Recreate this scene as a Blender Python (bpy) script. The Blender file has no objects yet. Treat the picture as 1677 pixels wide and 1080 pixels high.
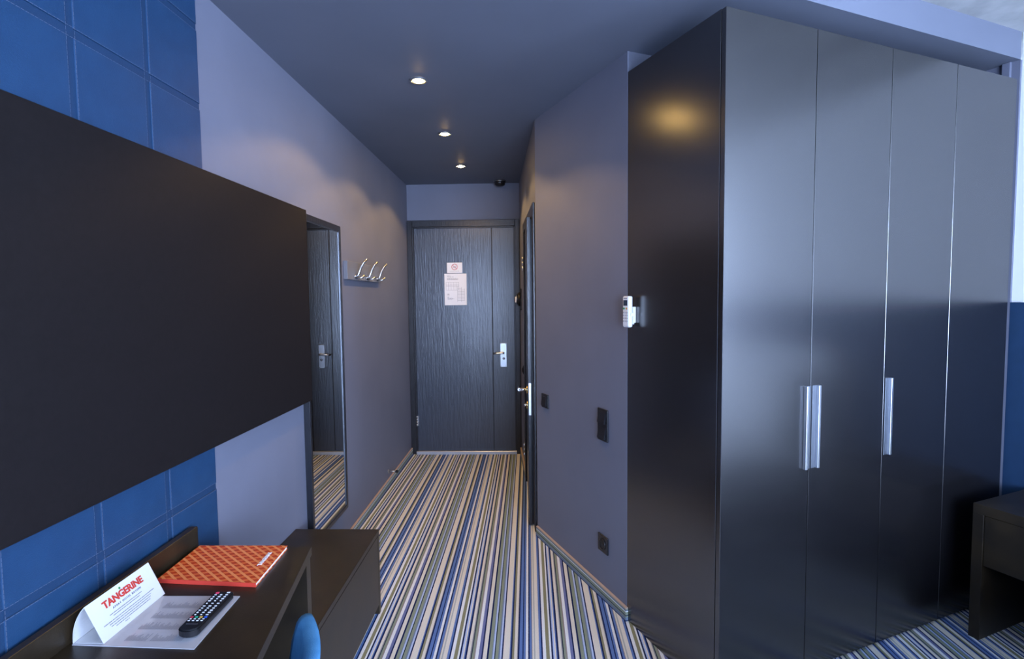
import bpy, bmesh, math, random
from mathutils import Vector, Matrix
random.seed(7)
sc = bpy.context.scene
COL = sc.collection
PI = math.pi

# ------------------------------------------------------------------ camera
F_PX, PITCH, ROLL, YAW, CAM_H = 882.175, 0.0597, -0.0110, 0.0260, 1.43
def make_camera():
    cd = bpy.data.cameras.new('camera'); co = bpy.data.objects.new('camera', cd); COL.objects.link(co)
    fw = Vector((0, math.cos(PITCH), -math.sin(PITCH))); up = Vector((0, math.sin(PITCH), math.cos(PITCH))); r = Vector((1, 0, 0))
    c, s = math.cos(ROLL), math.sin(ROLL)
    r2 = c * r + s * up; u2 = -s * r + c * up
    m = Matrix((r2, u2, -fw)).transposed().to_4x4()
    co.matrix_world = Matrix.Translation((0, 0, CAM_H)) @ Matrix.Rotation(YAW, 4, 'Z') @ m
    cd.sensor_fit = 'HORIZONTAL'; cd.sensor_width = 36.0; cd.lens = F_PX / 1677 * 36.0
    cd.clip_start = 0.02
    sc.camera = co
make_camera()

# ------------------------------------------------------------------ light and exposure
sc.view_settings.view_transform = 'Standard'
sc.view_settings.look = 'None'
sc.view_settings.gamma = 1.0
sc.view_settings.use_curve_mapping = False
sc.view_settings.exposure = 0.55
DAY = (0.50, 0.65, 1.0)
WARM = (1.0, 0.60, 0.22)
WINDOW_POWER = 440.0
SPOT_POWER = 21.0
w = bpy.data.worlds.new('sky'); sc.world = w; w.use_nodes = True
w.node_tree.nodes['Background'].inputs[0].default_value = (0.52, 0.68, 1.0, 1)
w.node_tree.nodes['Background'].inputs[1].default_value = 3.0
def area_light(name, loc, rot, sx, sy, power, color):
    l = bpy.data.lights.new(name, 'AREA'); l.shape = 'RECTANGLE'; l.size = sx; l.size_y = sy
    l.energy = power; l.color = color
    o = bpy.data.objects.new(name, l); COL.objects.link(o); o.location = loc; o.rotation_euler = rot
    return o
# daylight falling through the bedroom window behind the photographer
area_light('window_daylight', (1.9, -2.78, 1.38), (PI / 2, 0, 0), 3.5, 2.1, WINDOW_POWER, DAY)

# daylight falling through the second bedroom window, in the right-hand wall beyond the bed
SIDE_POWER = 270.0
area_light('side_window_daylight', (3.717, -0.610, 1.38), (PI / 2, 0, PI / 2 + 0.4152), 1.75, 2.05, SIDE_POWER, DAY)

# ------------------------------------------------------------------ plan of the room (metres)
H1, H2 = 2.447, 2.565                       # dropped ceiling, concrete ceiling
XL, YD, YR = -1.06, 4.87, -2.60             # left wall, entrance wall, rear wall
ANG = 0.4152
DR = Vector((math.sin(ANG), -math.cos(ANG), 0)); NX = Vector((math.cos(ANG), math.sin(ANG), 0))
Cc = Vector((0.0608, 3.161, 0)); Ee = Cc + 0.9237 * DR; Ff = Ee + 0.5509 * DR
WW, WH, WD = 1.6475, 2.3627, 0.5509
HB = Ff + (WW + 0.017) * NX                 # headboard wall meets the wardrobe front plane here
B2 = Vector((-0.050, YD, 0))
NB = Ee + (WW + 0.017) * NX
HEND = HB + ((HB.y - YR) / -DR.y) * DR
FL = Ff - ((Ff.x - XL) / NX.x) * NX         # fascia line meets the left wall

# ------------------------------------------------------------------ materials
def mat(name, color=(.5, .5, .5), rough=.5, metal=0., spec=.5, ior=1.5, coat=0., coat_rough=.1):
    m = bpy.data.materials.new(name); m.use_nodes = True
    b = m.node_tree.nodes['Principled BSDF']
    b.inputs['Base Color'].default_value = (*color, 1); b.inputs['Roughness'].default_value = rough
    b.inputs['Metallic'].default_value = metal; b.inputs['Specular IOR Level'].default_value = spec
    b.inputs['IOR'].default_value = ior
    b.inputs['Coat Weight'].default_value = coat; b.inputs['Coat Roughness'].default_value = coat_rough
    return m
def nn(m, t, **kw):
    n = m.node_tree.nodes.new(t)
    for k, v in kw.items():
        if hasattr(n, k): setattr(n, k, v)
        else: n.inputs[k.replace('_', ' ')].default_value = v
    return n
def lk(m, a, b): m.node_tree.links.new(a, b)
def bsdf(m): return m.node_tree.nodes['Principled BSDF']
def coords(m, scale=(1, 1, 1), kind='Object'):
    tc = nn(m, 'ShaderNodeTexCoord'); mp = nn(m, 'ShaderNodeMapping'); mp.inputs['Scale'].default_value = scale
    lk(m, tc.outputs[kind], mp.inputs['Vector']); return mp.outputs['Vector']
def add_bump(m, src, strength=.2, dist=.002):
    b = nn(m, 'ShaderNodeBump'); b.inputs['Strength'].default_value = strength; b.inputs['Distance'].default_value = dist
    lk(m, src, b.inputs['Height']); lk(m, b.outputs['Normal'], bsdf(m).inputs['Normal'])
def noisy(name, c1, c2, scale=8., rough=.5, spec=.5, bump=.1, stretch=(1, 1, 1), detail=6, bscale=None, **kw):
    m = mat(name, c1, rough, spec=spec, **kw)
    v = coords(m, stretch)
    n = nn(m, 'ShaderNodeTexNoise'); n.inputs['Scale'].default_value = scale; n.inputs['Detail'].default_value = detail
    lk(m, v, n.inputs['Vector'])
    r = nn(m, 'ShaderNodeValToRGB'); r.color_ramp.elements[0].position = .35; r.color_ramp.elements[1].position = .65
    r.color_ramp.elements[0].color = (*c1, 1); r.color_ramp.elements[1].color = (*c2, 1)
    lk(m, n.outputs['Fac'], r.inputs['Fac']); lk(m, r.outputs['Color'], bsdf(m).inputs['Base Color'])
    if bump:
        n2 = nn(m, 'ShaderNodeTexNoise'); n2.inputs['Scale'].default_value = bscale or scale * 20; n2.inputs['Detail'].default_value = 3
        lk(m, v, n2.inputs['Vector']); add_bump(m, n2.outputs['Fac'], bump, .002)
    return m
M = {}
M['paint'] = noisy('grey_wall_paint', (.150, .160, .208), (.162, .172, .222), 3, .55, .35, .06, bscale=220)
M['ceil'] = noisy('grey_ceiling_paint', (.138, .152, .192), (.148, .162, .205), 2, .6, .3, .05, bscale=200)
M['white'] = noisy('white_wall_paint', (.78, .78, .77), (.82, .82, .81), 3, .6, .3, .05, bscale=200)
M['concrete'] = noisy('raw_concrete', (.30, .30, .29), (.52, .52, .50), 4.5, .85, .2, .5, detail=9, bscale=40)
M['leather'] = noisy('blue_leatherette', (.009, .040, .098), (.011, .046, .110), 14, .50, .4, .35, bscale=420)
M['leather_joint'] = noisy('blue_leatherette_seam', (.011, .036, .084), (.012, .039, .092), 14, .55, .3, .3, bscale=420)
M['thread'] = mat('grey_stitching_thread', (.10, .125, .19), .7)
M['lacquer'] = noisy('dark_wardrobe_lacquer', (.0055, .0052, .0064), (.0065, .0062, .0074), 40, .25, .90, .015, bscale=900, ior=1.75)
M['board'] = noisy('matte_black_board', (.0085, .0070, .0075), (.0100, .0082, .0088), 60, .60, .16, .12, bscale=700)
M['veneer'] = noisy('dark_wenge_veneer', (.0125, .0088, .0052), (.0250, .0168, .0082), 9, .36, .50, .12, stretch=(1, 1, 1), bscale=300)
M['frame_dark'] = noisy('black_stained_wood', (.010, .011, .014), (.018, .019, .024), 14, .30, .6, .5, stretch=(6, 6, 1), bscale=30)
M['chrome'] = mat('polished_chrome', (.75, .76, .78), .12, 1.)
M['steel'] = mat('brushed_steel', (.62, .63, .65), .28, 1.)
M['alu'] = mat('satin_aluminium', (.66, .68, .72), .33, 1.)
M['alu_shaded'] = mat('shaded_aluminium_base', (.22, .24, .27), .42, 1.)  # same aluminium as the grip, its shade put into a darker colour
M['brass'] = mat('brass', (.80, .60, .28), .25, 1.)
M['black'] = mat('black_plastic', (.012, .012, .014), .25)
M['blackmatte'] = mat('matte_black_plastic', (.010, .010, .011), .5)
M['paper'] = mat('white_paper', (.80, .81, .83), .6, spec=.3)
M['card'] = mat('white_card', (.60, .60, .61), .45, spec=.4)
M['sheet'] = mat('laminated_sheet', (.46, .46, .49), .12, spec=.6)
M['ink'] = mat('grey_print', (.16, .16, .20), .6)
M['inkpale'] = mat('pale_grey_print', (.20, .21, .25), .6)
M['red'] = mat('red_print', (.48, .035, .02), .6)
M['redsign'] = mat('red_sign_print', (.55, .06, .07), .6)
M['green'] = mat('green_print', (.03, .20, .05), .6)
M['whiteplastic'] = mat('white_plastic', (.80, .80, .80), .3)
M['lcd'] = mat('dark_lcd', (.03, .045, .07), .2)
M['mirror'] = mat('mirror_glass', (.80, .83, .84), .0, 1.)
M['threshold'] = mat('grey_metal_threshold', (.55, .58, .64), .35, .7)
M['keywhite'] = mat('white_key_print', (.65, .66, .70), .4)
for n_, c_ in (('pink', (.75, .06, .14)), ('kred', (.55, .03, .06)), ('kgreen', (.02, .38, .22)), ('kyellow', (.70, .42, .08)), ('kblue', (.02, .10, .62))):
    M[n_] = mat(n_ + '_key', c_, .35)
M['pages'] = mat('white_pages', (.82, .83, .85), .7)
M['acgreen'] = mat('green_button', (.05, .30, .12), .4)
M['acorange'] = mat('amber_button', (.60, .30, .08), .4)
M['acgrey'] = mat('grey_button', (.42, .43, .45), .4)
M['frame_white'] = mat('white_window_frame', (.75, .75, .75), .4)
M['fabric'] = noisy('blue_upholstery', (.045, .185, .37), (.060, .220, .42), 30, .85, .2, .5, bscale=500)
M['bulb'] = mat('lit_bulb', (1, .9, .7), .5)
bsdf(M['bulb']).inputs['Emission Color'].default_value = (1, .62, .19, 1); bsdf(M['bulb']).inputs['Emission Strength'].default_value = 150.
def glass_mat():
    m = bpy.data.materials.new('window_glass'); m.use_nodes = True; t = m.node_tree; t.nodes.clear()
    o = t.nodes.new('ShaderNodeOutputMaterial'); a = t.nodes.new('ShaderNodeBsdfTransparent'); g = t.nodes.new('ShaderNodeBsdfGlossy')
    g.inputs['Roughness'].default_value = 0.; x = t.nodes.new('ShaderNodeMixShader'); x.inputs[0].default_value = .06
    t.links.new(a.outputs[0], x.inputs[1]); t.links.new(g.outputs[0], x.inputs[2]); t.links.new(x.outputs[0], o.inputs[0])
    return m
M['glass'] = glass_mat()

CREAM, WHT, NAVY, BLUE, OLIVE, GRNGR, LILAC, TAUPE, DKGRN, GRYBL, PALE = (
    (.76, .71, .61), (.80, .81, .81), (.006, .016, .080), (.125, .205, .44), (.265, .255, .150), (.44, .46, .42),
    (.170, .190, .36), (.30, .26, .23), (.022, .040, .060), (.180, .230, .31), (.47, .56, .78))
OLGR = (.270, .310, .225); GREY = (.30, .29, .31)
STRIPES = [(-126, CREAM), (-5, BLUE), (15, NAVY), (45, OLIVE), (87, CREAM), (137, GREY), (150, NAVY), (178, BLUE), (240, NAVY), (263, BLUE),
    (307, WHT), (353, NAVY), (378, BLUE), (420, TAUPE), (435, CREAM), (465, GRNGR), (490, CREAM), (565, BLUE), (610, NAVY), (635, WHT),
    (698, OLIVE), (768, WHT), (803, NAVY), (838, PALE), (865, CREAM), (890, BLUE), (913, NAVY), (945, CREAM), (1000, GREY), (1020, DKGRN),
    (1046, OLGR), (1080, TAUPE), (1102, WHT), (1165, LILAC), (1220, NAVY), (1252, CREAM), (1328, NAVY), (1362, OLGR), (1420, GRYBL),
    (1437, PALE), (1470, DKGRN), (1495, OLGR), (1550, GRYBL), (1575, PALE), (1607, NAVY)]
def stripe_mat(name, vec_axis, period, origin, skew=0., bump=.6, stripes=STRIPES, total=(-126, 1640), wob=.0008):
    m = mat(name, (.4, .4, .4), .95, spec=.1)
    tc = nn(m, 'ShaderNodeTexCoord'); sp = nn(m, 'ShaderNodeSeparateXYZ'); lk(m, tc.outputs['Object'], sp.inputs[0])
    def math_(op, a, b=None, clamp=False):
        n = nn(m, 'ShaderNodeMath', operation=op, use_clamp=clamp)
        for i, v in enumerate((a, b)):
            if v is None: continue
            if isinstance(v, (int, float)): n.inputs[i].default_value = v
            else: lk(m, v, n.inputs[i])
        return n.outputs[0]
    x = sp.outputs[vec_axis]
    if skew: x = math_('SUBTRACT', x, math_('MULTIPLY', sp.outputs['Y'], skew))
    nz = nn(m, 'ShaderNodeTexNoise'); nz.inputs['Scale'].default_value = 150.; lk(m, tc.outputs['Object'], nz.inputs['Vector'])
    x = math_('ADD', x, math_('MULTIPLY', math_('SUBTRACT', nz.outputs['Fac'], .5), wob * 2))
    u = math_('FRACT', math_('DIVIDE', math_('SUBTRACT', x, origin), period))
    lo, hi = total; half = (len(stripes) + 1) // 2
    ramps = []
    for part in (stripes[:half], stripes[half:]):
        r = nn(m, 'ShaderNodeValToRGB'); cr = r.color_ramp; cr.interpolation = 'CONSTANT'
        while len(cr.elements) < len(part): cr.elements.new(.5)
        for e, (p, c) in zip(cr.elements, part): e.position = 0.
        for i, (p, c) in enumerate(part):
            cr.elements[i].position = max(0., (p - lo) / (hi - lo)); cr.elements[i].color = (*c, 1)
        lk(m, u, r.inputs['Fac']); ramps.append(r.outputs['Color'])
    sw = math_('GREATER_THAN', u, (stripes[half][0] - lo) / (hi - lo))
    mx = nn(m, 'ShaderNodeMix', data_type='RGBA'); lk(m, sw, mx.inputs[0]); lk(m, ramps[0], mx.inputs[6]); lk(m, ramps[1], mx.inputs[7])
    n2 = nn(m, 'ShaderNodeTexNoise'); n2.inputs['Scale'].default_value = 420.; n2.inputs['Detail'].default_value = 2; lk(m, tc.outputs['Object'], n2.inputs['Vector'])
    mr = nn(m, 'ShaderNodeMapRange'); mr.inputs['From Min'].default_value = .3; mr.inputs['From Max'].default_value = .7
    mr.inputs['To Min'].default_value = .82; mr.inputs['To Max'].default_value = 1.12; lk(m, n2.outputs['Fac'], mr.inputs['Value'])
    vm = nn(m, 'ShaderNodeVectorMath', operation='SCALE'); lk(m, mx.outputs[2], vm.inputs[0]); lk(m, mr.outputs[0], vm.inputs['Scale'])
    lk(m, vm.outputs[0], bsdf(m).inputs['Base Color'])
    add_bump(m, n2.outputs['Fac'], bump, .004)
    return m
M['carpet'] = stripe_mat('striped_carpet', 'X', .369, -.1022 - 0.005 * 2.48 + .0, skew=.005)
SKIRT = [(0, NAVY), (4, GRYBL), (18, OLGR), (24, NAVY), (28, OLGR), (42, WHT), (46, GRYBL), (51, OLGR), (54, TAUPE)]
M['skirt'] = stripe_mat('striped_carpet_skirting', 'Z', .060, 0., bump=.4, stripes=SKIRT, total=(0, 60), wob=.0003)
M['skirtcap'] = mat('pale_skirting_cap', (.50, .36, .27), .4)

def door_wood():
    m = mat('dark_grained_door_wood', (.014, .016, .020), .30, spec=1.0)
    v = coords(m, (30, 30, 1.7))
    n = nn(m, 'ShaderNodeTexNoise'); n.inputs['Scale'].default_value = 4.; n.inputs['Detail'].default_value = 4; n.inputs['Distortion'].default_value = .6
    lk(m, v, n.inputs['Vector'])
    r = nn(m, 'ShaderNodeValToRGB'); r.color_ramp.elements[0].color = (.013, .018, .029, 1); r.color_ramp.elements[1].color = (.038, .050, .078, 1)
    lk(m, n.outputs['Fac'], r.inputs['Fac']); lk(m, r.outputs['Color'], bsdf(m).inputs['Base Color'])
    add_bump(m, n.outputs['Fac'], .42, .004)
    return m
M['door'] = door_wood()
def folder_mat():
    m = mat('orange_lattice_print', (.8, .2, .05), .45, spec=.4)
    tc = nn(m, 'ShaderNodeTexCoord'); sp = nn(m, 'ShaderNodeSeparateXYZ'); lk(m, tc.outputs['Object'], sp.inputs[0])
    def f(op, a, b=None):
        n = nn(m, 'ShaderNodeMath', operation=op)
        for i, v in enumerate((a, b)):
            if v is None: continue
            if isinstance(v, (int, float)): n.inputs[i].default_value = v
            else: lk(m, v, n.inputs[i])
        return n.outputs[0]
    X, Y = sp.outputs['X'], sp.outputs['Y']
    p = .0165
    a = f('FRACT', f('DIVIDE', f('ADD', X, f('MULTIPLY', Y, 1.2)), .0262))      # broad diagonal bands
    b = f('FRACT', f('DIVIDE', f('SUBTRACT', f('MULTIPLY', X, .40), Y), .0205))   # rungs between them
    band = f('LESS_THAN', a, .36); rung = f('LESS_THAN', b, .42)
    g = nn(m, 'ShaderNodeMix', data_type='RGBA'); g.inputs[6].default_value = (.50, .045, .008, 1); g.inputs[7].default_value = (.74, .150, .035, 1); lk(m, rung, g.inputs[0])
    h = nn(m, 'ShaderNodeMix', data_type='RGBA'); h.inputs[7].default_value = (.82, .270, .085, 1); lk(m, g.outputs[2], h.inputs[6]); lk(m, band, h.inputs[0])
    lk(m, h.outputs[2], bsdf(m).inputs['Base Color'])
    return m
M['folder'] = folder_mat()
M['folderedge'] = mat('red_folder_edge', (.62, .05, .03), .5)

# ------------------------------------------------------------------ mesh helpers
def bm_box(bm, x0, x1, y0, y1, z0, z1, bevel=0., seg=1):
    b2 = bmesh.new(); bmesh.ops.create_cube(b2, size=1)
    for v in b2.verts:
        v.co = Vector((x0 + (v.co.x + .5) * (x1 - x0), y0 + (v.co.y + .5) * (y1 - y0), z0 + (v.co.z + .5) * (z1 - z0)))
    if bevel: bmesh.ops.bevel(b2, geom=list(b2.edges), offset=bevel, segments=seg, profile=.5, affect='EDGES')
    merge(bm, b2)
def merge(bm, b2, mtx=None):
    if mtx is not None: bmesh.ops.transform(b2, matrix=mtx, verts=b2.verts)
    vm = {v: bm.verts.new(v.co) for v in b2.verts}
    for f in b2.faces:
        nf = bm.faces.new([vm[v] for v in f.verts]); nf.smooth = f.smooth
    b2.free()
def bm_prism(bm, pts, z0, z1):
    lo = [bm.verts.new((p[0], p[1], z0)) for p in pts]; hi = [bm.verts.new((p[0], p[1], z1)) for p in pts]
    n = len(pts)
    fs = [bm.faces.new(lo[::-1]), bm.faces.new(hi)] + [bm.faces.new((lo[i], lo[(i + 1) % n], hi[(i + 1) % n], hi[i])) for i in range(n)]
    bmesh.ops.recalc_face_normals(bm, faces=fs)
def bm_profile(bm, pts, axis, a0, a1):
    """closed 2D outline extruded along an axis (x, y or z)"""
    def P(p, a): return {'x': (a, p[0], p[1]), 'y': (p[0], a, p[1]), 'z': (p[0], p[1], a)}[axis]
    lo = [bm.verts.new(P(p, a0)) for p in pts]; hi = [bm.verts.new(P(p, a1)) for p in pts]; n = len(pts)
    fs = [bm.faces.new(lo[::-1]), bm.faces.new(hi)] + [bm.faces.new((lo[i], lo[(i + 1) % n], hi[(i + 1) % n], hi[i])) for i in range(n)]
    bmesh.ops.recalc_face_normals(bm, faces=fs)
def bm_cyl(bm, p0, p1, r0, r1=None, seg=20, smooth=True):
    bm_tube(bm, [p0, p1], [r0, r0 if r1 is None else r1], seg, smooth)
def bm_tube(bm, pts, radii, seg=12, smooth=True):
    pts = [Vector(p) for p in pts]
    if isinstance(radii, (int, float)): radii = [radii] * len(pts)
    rings = []; ref = None
    for i, p in enumerate(pts):
        t = (pts[min(i + 1, len(pts) - 1)] - pts[max(i - 1, 0)]).normalized()
        if ref is None:
            ref = Vector((0, 0, 1)) if abs(t.z) < .9 else Vector((1, 0, 0))
        n = (ref - t * ref.dot(t)).normalized(); b = t.cross(n); ref = n
        rings.append([bm.verts.new(p + radii[i] * (math.cos(2 * PI * k / seg) * n + math.sin(2 * PI * k / seg) * b)) for k in range(seg)])
    for a, b in zip(rings, rings[1:]):
        for k in range(seg):
            f = bm.faces.new((a[k], a[(k + 1) % seg], b[(k + 1) % seg], b[k])); f.smooth = smooth
    bm.faces.new(rings[0][::-1]); bm.faces.new(rings[-1])
def bm_lathe(bm, prof, seg=32, mtx=None, smooth=True):
    """profile of (radius, z) pairs turned about z"""
    b2 = bmesh.new(); rings = []
    for r, z in prof:
        if r < 1e-6: rings.append([b2.verts.new((0, 0, z))])
        else: rings.append([b2.verts.new((r * math.cos(2 * PI * k / seg), r * math.sin(2 * PI * k / seg), z)) for k in range(seg)])
    for a, b in zip(rings, rings[1:]):
        for k in range(seg):
            k2 = (k + 1) % seg
            if len(a) == 1 and len(b) == 1: continue
            if len(a) == 1: f = b2.faces.new((a[0], b[k2], b[k]))
            elif len(b) == 1: f = b2.faces.new((a[k], a[k2], b[0]))
            else: f = b2.faces.new((a[k], a[k2], b[k2], b[k]))
            f.smooth = smooth
    bmesh.ops.recalc_face_normals(b2, faces=b2.faces)
    merge(bm, b2, mtx)
OUT = Matrix.Rotation(PI / 2, 4, 'X')          # turns a lathe's z axis to -y (out of a wall)
def obj(name, bm, m, parent=None, kind=None):
    me = bpy.data.meshes.new(name); bm.to_mesh(me); bm.free()
    me.materials.append(M[m] if isinstance(m, str) else m)
    o = bpy.data.objects.new(name, me); COL.objects.link(o)
    if parent is not None: o.parent = parent
    if kind: o['kind'] = kind
    return o
def box(name, m, parent, x0, x1, y0, y1, z0, z1, bevel=0., seg=1, kind=None):
    bm = bmesh.new(); bm_box(bm, x0, x1, y0, y1, z0, z1, bevel, seg); return obj(name, bm, m, parent, kind)
def thing(name, label, cat, loc=(0, 0, 0), rz=0., group=None, kind=None):
    o = bpy.data.objects.new(name, None); COL.objects.link(o); o.empty_display_size = .05
    o.location = loc; o.rotation_euler = (0, 0, rz); o['label'] = label; o['category'] = cat
    if group: o['group'] = group
    if kind: o['kind'] = kind
    return o
def struct(o, label, cat):
    o['kind'] = 'structure'; o['label'] = label; o['category'] = cat; return o
def new_bm(): return bmesh.new()
def text(name, s, size, m, parent, mtx, bold=0., depth=.0004, align='CENTER', width=1., space=1.):
    cu = bpy.data.curves.new(name, 'FONT'); cu.body = s; cu.size = size; cu.offset = bold; cu.extrude = depth
    cu.align_x = align; cu.align_y = 'CENTER'; cu.space_character = space; cu.resolution_u = 3
    t = bpy.data.objects.new(name + '_curve', cu); COL.objects.link(t)
    bpy.context.view_layer.update()
    me = bpy.data.meshes.new_from_object(t.evaluated_get(bpy.context.evaluated_depsgraph_get()))
    bpy.data.objects.remove(t); bpy.data.curves.remove(cu)
    me.name = name; me.materials.clear(); me.materials.append(M[m])
    me.transform(mtx @ Matrix.Diagonal((width, 1, 1, 1)))
    o = bpy.data.objects.new(name, me); COL.objects.link(o); o.parent = parent
    return o
# text facing out of a wall (-y), reading along +x with z up
WALLTXT = Matrix.Rotation(PI / 2, 4, 'X')
def T(x, y, z): return Matrix.Translation((x, y, z))

# ------------------------------------------------------------------ room shell
def wall_prism(name, a, b, z0, z1, m, label, th=.12, ext0=0., ext1=0.):
    """a wall from a to b whose room face lies on a-b; thickness goes to the left of a->b"""
    a = Vector((a[0], a[1], 0)); b = Vector((b[0], b[1], 0)); d = (b - a).normalized(); n = Vector((-d.y, d.x, 0))
    a2, b2 = a - d * ext0, b + d * ext1
    bm = new_bm(); bm_prism(bm, [a, b, b2 + n * th, a2 + n * th], z0, z1)
    return struct(obj(name, bm, m), label, 'wall')
bm = new_bm(); bm_prism(bm, [(XL - .3, YR - .3), (HEND.x + .5, YR - .3), (HEND.x + .5, YR), (HB.x + .5, HB.y + 1.2), (B2.x + .8, YD + .3), (XL - .3, YD + .3)], -.12, 0)
struct(obj('floor', bm, 'carpet'), 'carpet floor in narrow cream, navy, blue and olive stripes', 'floor')
bm = new_bm(); bm_prism(bm, [FL, HB, (NB.x + .15, NB.y + .15), (B2.x + .8, YD + .12), (XL - .12, YD + .12), (XL - .12, FL.y)], H1, H2)
ceiling = struct(obj('ceiling', bm, 'ceil'), 'dropped grey ceiling of the entrance corridor with spotlights', 'ceiling')
bm = new_bm(); bm_prism(bm, [(XL - .12, YR - .12), (HEND.x + .3, YR - .12), (HB.x + .4, HB.y + 1.0), (B2.x + .8, YD + .12), (XL - .12, YD + .12)], H2, H2 + .12)
struct(obj('ceiling', bm, 'concrete'), 'raw concrete bedroom ceiling above the fascia', 'ceiling')
bm = new_bm(); bm_box(bm, XL - .12, XL, YR - .12, YD + .12, 0, H2)
wall_left = struct(obj('wall_left', bm, 'paint'), 'long grey painted left wall with blue panelling beside the desk', 'wall')
bm = new_bm(); bm_box(bm, XL, B2.x + .3, YD, YD + .12, 0, H1)
struct(obj('wall_end', bm, 'paint'), 'short grey wall around the entrance door at the corridor end', 'wall')
# right-hand corridor wall with the opening of the second door (local x along the wall towards the camera)
wv = (Cc - B2); WL = wv.length; wd = wv.normalized(); RZ_R = math.atan2(wd.y, wd.x)
OP0, OP1, OPH = WL - .955, WL - .105, 1.925   # opening, measured from the entrance end
wall_right = thing('wall_right', 'grey corridor wall with the narrow second door', 'wall', B2, RZ_R, kind='structure')
bm = new_bm(); bm_box(bm, 0, OP0, 0, .12, 0, H1); bm_box(bm, OP0, OP1, 0, .12, OPH, H1)
bm_prism(bm, [(OP1, 0), (WL, 0), (WL - .05, .12), (OP1, .12)], 0, H1)
bm_box(bm, OP0 - .1, WL - .06, .125, .16, 0, H1)  # unseen backing slab, added so sky light does not leak through the doorway
obj('wall_surface', bm, 'paint', wall_right)
RZ_S = math.atan2(DR.y, DR.x)
wall_prism('wall_angled', Cc, Ee, 0, H1, 'paint', 'grey angled wall between second door and wardrobe with switches', .12, 0, 0)
wall_prism('wall_niche', Ee + NX * .004, NB, 0, H1, 'paint', 'grey wall behind the wardrobe, seen above its top', .12, .0, .12)
head = thing('wall_headboard', 'right bedroom wall, white above and blue padded below', 'wall', HB, RZ_S, kind='structure')
HL = (HEND - HB).length
W2A, W2B, W2Z0, W2Z1 = 2.55, 4.35, .35, 2.42
bm = new_bm(); bm_box(bm, 0, W2A, .012, .14, 0, H2); bm_box(bm, W2B, HL + .15, .012, .14, 0, H2)
bm_box(bm, W2A, W2B, .012, .14, 0, W2Z0); bm_box(bm, W2A, W2B, .012, .14, W2Z1, H2); obj('wall_surface', bm, 'white', head)
bm = new_bm(); bm_box(bm, -WD - .1, 0.0, 0, .14, 0, H1); obj('grey_return', bm, 'paint', head)
# rear wall with the window
WX0, WX1, WZ0, WZ1 = .15, 3.65, .35, 2.42
bm = new_bm()
bm_box(bm, XL, WX0, YR - .12, YR, 0, H2); bm_box(bm, WX1, HEND.x + .3, YR - .12, YR, 0, H2)
bm_box(bm, WX0, WX1, YR - .12, YR, 0, WZ0); bm_box(bm, WX0, WX1, YR - .12, YR, WZ1, H2)
struct(obj('wall_rear', bm, 'white'), 'white bedroom wall with the wide window behind the photographer', 'wall')
win = thing('window_1', 'wide bedroom window behind the photographer', 'window', ((WX0 + WX1) / 2, YR, WZ0), 0, kind='structure')
hw = (WX1 - WX0) / 2; wh = WZ1 - WZ0
bm = new_bm()
for x in (-hw, -hw / 3, hw / 3, hw): bm_box(bm, max(-hw, x - .035), min(hw, x + .035), -.09, -.03, 0, wh, .004)
bm_box(bm, -hw, hw, -.09, -.03, 0, .06, .004); bm_box(bm, -hw, hw, -.09, -.03, wh - .06, wh, .004)
obj('window_frame', bm, 'frame_white', win)
for i in range(3):
    x0 = -hw + i * 2 * hw / 3 + .03
    box('pane', 'glass', win, x0, x0 + 2 * hw / 3 - .06, -.063, -.057, .055, wh - .055)

p2 = HB + DR * (W2A + W2B) / 2
win2 = thing('window_2', 'second bedroom window in the right-hand wall beyond the bed', 'window', (p2.x, p2.y, W2Z0), RZ_S, kind='structure')
hw2 = (W2B - W2A) / 2; wh2 = W2Z1 - W2Z0
bm = new_bm()
for x in (-hw2 + .03, 0, hw2 - .03): bm_box(bm, x - .03, x + .03, .05, .11, 0, wh2, .004)
bm_box(bm, -hw2, hw2, .05, .11, 0, .06, .004); bm_box(bm, -hw2, hw2, .05, .11, wh2 - .06, wh2, .004); obj('window_frame', bm, 'frame_white', win2)
for s_ in (-1, 1): box('pane', 'glass', win2, *(sorted((s_ * .03, s_ * (hw2 - .06)))), .077, .083, .06, wh2 - .06)

# blue padded panelling: each panel its own piece over a seamed backing
def panel_mesh(w_, h_):
    bm = new_bm(); bm_box(bm, -w_ / 2, w_ / 2, -.0032, 0, -h_ / 2, h_ / 2)
    bmesh.ops.bevel(bm, geom=[e for e in bm.edges if all(v.co.y < -.0015 for v in e.verts)], offset=.0018, segments=2, profile=.5, affect='EDGES')
    me = bpy.data.meshes.new('leather_panel'); bm.to_mesh(me); bm.free(); me.materials.append(M['leather']); return me
def stitch(bm, p0, p1, y, wdt=.0011, dash=.0085, gap=.0025):
    a = Vector(p0); b = Vector(p1); L = (b - a).length; d = (b - a) / L; t = 0
    n = Vector((-d.y, d.x)) * wdt / 2
    while t < L - .001:
        q0 = a + d * t; q1 = a + d * min(L, t + dash)
        bm.faces.new([bm.verts.new((v.x, y, v.y)) for v in (q0 - n, q1 - n, q1 + n, q0 + n)]); t += dash + gap
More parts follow.
